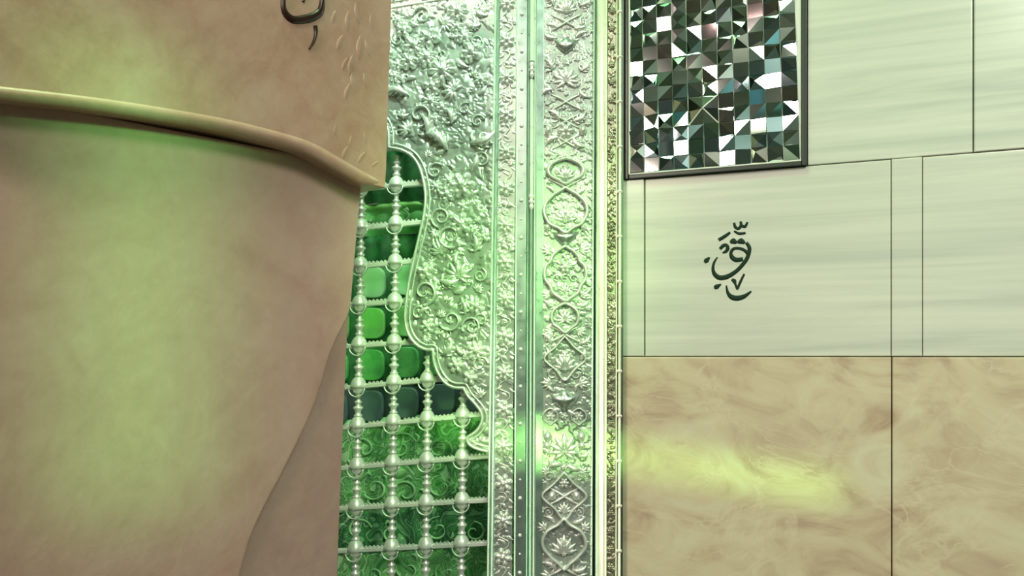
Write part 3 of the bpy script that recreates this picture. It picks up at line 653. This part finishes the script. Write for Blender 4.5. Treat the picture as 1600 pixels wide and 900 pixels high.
for k in range(len(rows)):
    yc = rows[k][0]
    xr = 764 if yc > 700 else None
    if xr is None:
        xr = 480
        while xr < 764 and arch_ok(xr+1, row_y(k, xr+1)): xr += 1
        xr += 5
    if xr < 520: continue
    n = 14; pts = [(470+(xr-470)*i/n, row_y(k, 470+(xr-470)*i/n)) for i in range(n+1)]
    V = []; Fs = []
    for x, y in pts:
        for dy, dh in ((-3.8, 3), (-2.2, 5), (2.4, 5), (3.8, 3), (3.8, -3), (-3.8, -3)): V.append(A.P(x, y+dy, HB+dh*PX))
    for i in range(n):
        for j in range(6): a = i*6+j; b = i*6+(j+1) % 6; Fs.append((a, b, b+6, a+6))
    rail = obj('rail', mesh('rail', V, Fs, silver_lat, False), gr)
    TT = []
    x = 536
    cols_here = [col_x(c, row_y(k, 600)) for c in range(-1, 5)]
    while x < xr-4:
        if all(abs(x-q) > 14 for q in cols_here):
            kx = A.px(x, yc); M = Matrix.Translation(A.P(x, row_y(k, x)-3, HB+3*PX)) @ A.rot @ Matrix.Diagonal((kx*1.2, kx*1.2, kx, 1))
            TT.append(([M @ Vector(v) for v in TV], TF)); 
        x += 6.2
    if TT: tag(obj('rail_cresting', mesh('rail_cresting', *join(TT), silver_lat, False), rail), kind='stuff')
    for c in range(-1, 5):
        y = row_y(k, 600); bx = col_x(c, y); y = row_y(k, bx)
        if bx > xr-6 or not arch_ok(bx, y) and bx > 560: 
            continue
        if bx < 478: continue
        sc = 1.0
        put('ball', M_ball, gr, A, bx, y, HB, sc); put('ring', M_ringl, gr, A, bx, y+2.5, HB+8*PX, sc*.98)
    for c in range(-1, 5):
        y = row_y(k, 600); bx = col_x(c, y); y = row_y(k, bx)
        if k+1 < len(rows) and (arch_ok(bx, y+20) or bx < 560) and bx < 764 and bx > 478:
            put('baluster', M_bal, gr, A, bx, y+12, HB, 1.0, 0, 1, (rows[k+1][0]-rows[k][0]-12-9)/40)

# ------------------------------------------------------------------ green cloth and painted panes behind the grille
gc = thing('green_cloth_hanging', K.P(650, 1000), 'green brocade cloth in horizontal bands with painted panes, hanging behind the silver grille', 'cloth')
bands = [(-120, 100, cl_mid), (100, 238, cl_mid), (238, 322, cl_dark), (322, 334, cl_lime), (334, 372, cl_mid), (372, 415, cl_dark), (415, 480, cl_dark), (480, 545, cl_dark), (545, 606, cl_dark), (606, 656, slate_refl), (656, 672, cl_pale), (672, 735, cl_bro2), (735, 800, cl_bro2), (800, 868, cl_bro3), (868, 1010, cl_bro2)]  # slate band stands in for dark glass, dark rows for its frame
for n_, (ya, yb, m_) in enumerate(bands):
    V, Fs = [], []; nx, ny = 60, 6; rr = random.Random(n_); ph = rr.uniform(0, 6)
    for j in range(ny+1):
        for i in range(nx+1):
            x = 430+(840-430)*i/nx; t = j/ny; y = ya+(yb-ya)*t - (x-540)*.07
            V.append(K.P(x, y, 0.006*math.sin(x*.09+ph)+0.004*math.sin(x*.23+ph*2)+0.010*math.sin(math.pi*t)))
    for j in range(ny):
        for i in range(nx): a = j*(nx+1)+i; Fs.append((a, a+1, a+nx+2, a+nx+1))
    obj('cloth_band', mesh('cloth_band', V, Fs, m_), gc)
pane_slate = cloth('slate_pane_tone', (0.07, 0.13, 0.13), (0.10, 0.17, 0.17), 6)
for k, m_ in ((5, cl_pale), (6, cl_lime), (7, cl_mid), (8, pane_slate)):      # rounded panes, lit and dark glass tones painted in, one behind each opening
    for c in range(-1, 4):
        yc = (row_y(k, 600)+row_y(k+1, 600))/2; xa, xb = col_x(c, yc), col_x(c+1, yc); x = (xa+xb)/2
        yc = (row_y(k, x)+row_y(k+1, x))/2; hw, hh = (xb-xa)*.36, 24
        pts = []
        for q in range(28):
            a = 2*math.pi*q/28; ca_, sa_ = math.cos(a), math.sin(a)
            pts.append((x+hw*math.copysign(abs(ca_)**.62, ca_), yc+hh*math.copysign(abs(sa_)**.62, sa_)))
        slab('lit_glass_pane', pts, K, 0.010, 0.026, m_, gc, 0.004)
def emb(pts, w, h=2.0): return strip('embroidery', pts, w, h, K, cl_trim, gc, 0.012/PX, 5, 5)
re_ = random.Random(9)
for cxp, cyp, R in [(570, 702, 24), (628, 698, 26), (688, 702, 22), (588, 762, 20), (636, 768, 22), (690, 760, 20), (744, 764, 18), (562, 828, 22), (612, 832, 16), (686, 826, 22), (742, 830, 18), (584, 895, 24), (640, 888, 20), (700, 895, 20), (600, 205, 14), (572, 338, 10), (630, 340, 12)]:
    a0 = re_.uniform(0, 6.28); d = re_.choice((-1, 1)); tn = re_.uniform(4.5, 8)
    emb([(cxp+R*(1-.8*t)*math.cos(a0+d*t*tn), cyp+R*(1-.8*t)*.95*math.sin(a0+d*t*tn)) for t in np.linspace(0, 1, 12)], [2, 4.5, 4, 3, 1.5], 2.2)
    for q in range(3):
        a = re_.uniform(0, 6.28); x0, y0 = cxp+R*1.0*math.cos(a), cyp+R*math.sin(a); b = a+d*re_.uniform(.6, 1.4)
        emb([(x0, y0), (x0+R*.3*math.cos(b), y0+R*.3*math.sin(b)), (x0+R*.55*math.cos(b+.5*d), y0+R*.55*math.sin(b+.5*d))], [1, 6.5, 1], 2.0)
spot('lower_inner_lamp', (-0.05, 2.10, 1.86), (-0.2, 2.3, 1.1), 5, (0.70, 1.0, 0.66), 120, 1.0, 0.04)
spot('inner_lamp', (-0.12, 2.12, 2.62), (-0.2, 2.3, 1.5), 16, (0.75, 1.0, 0.72), 120, 1.0, 0.05)
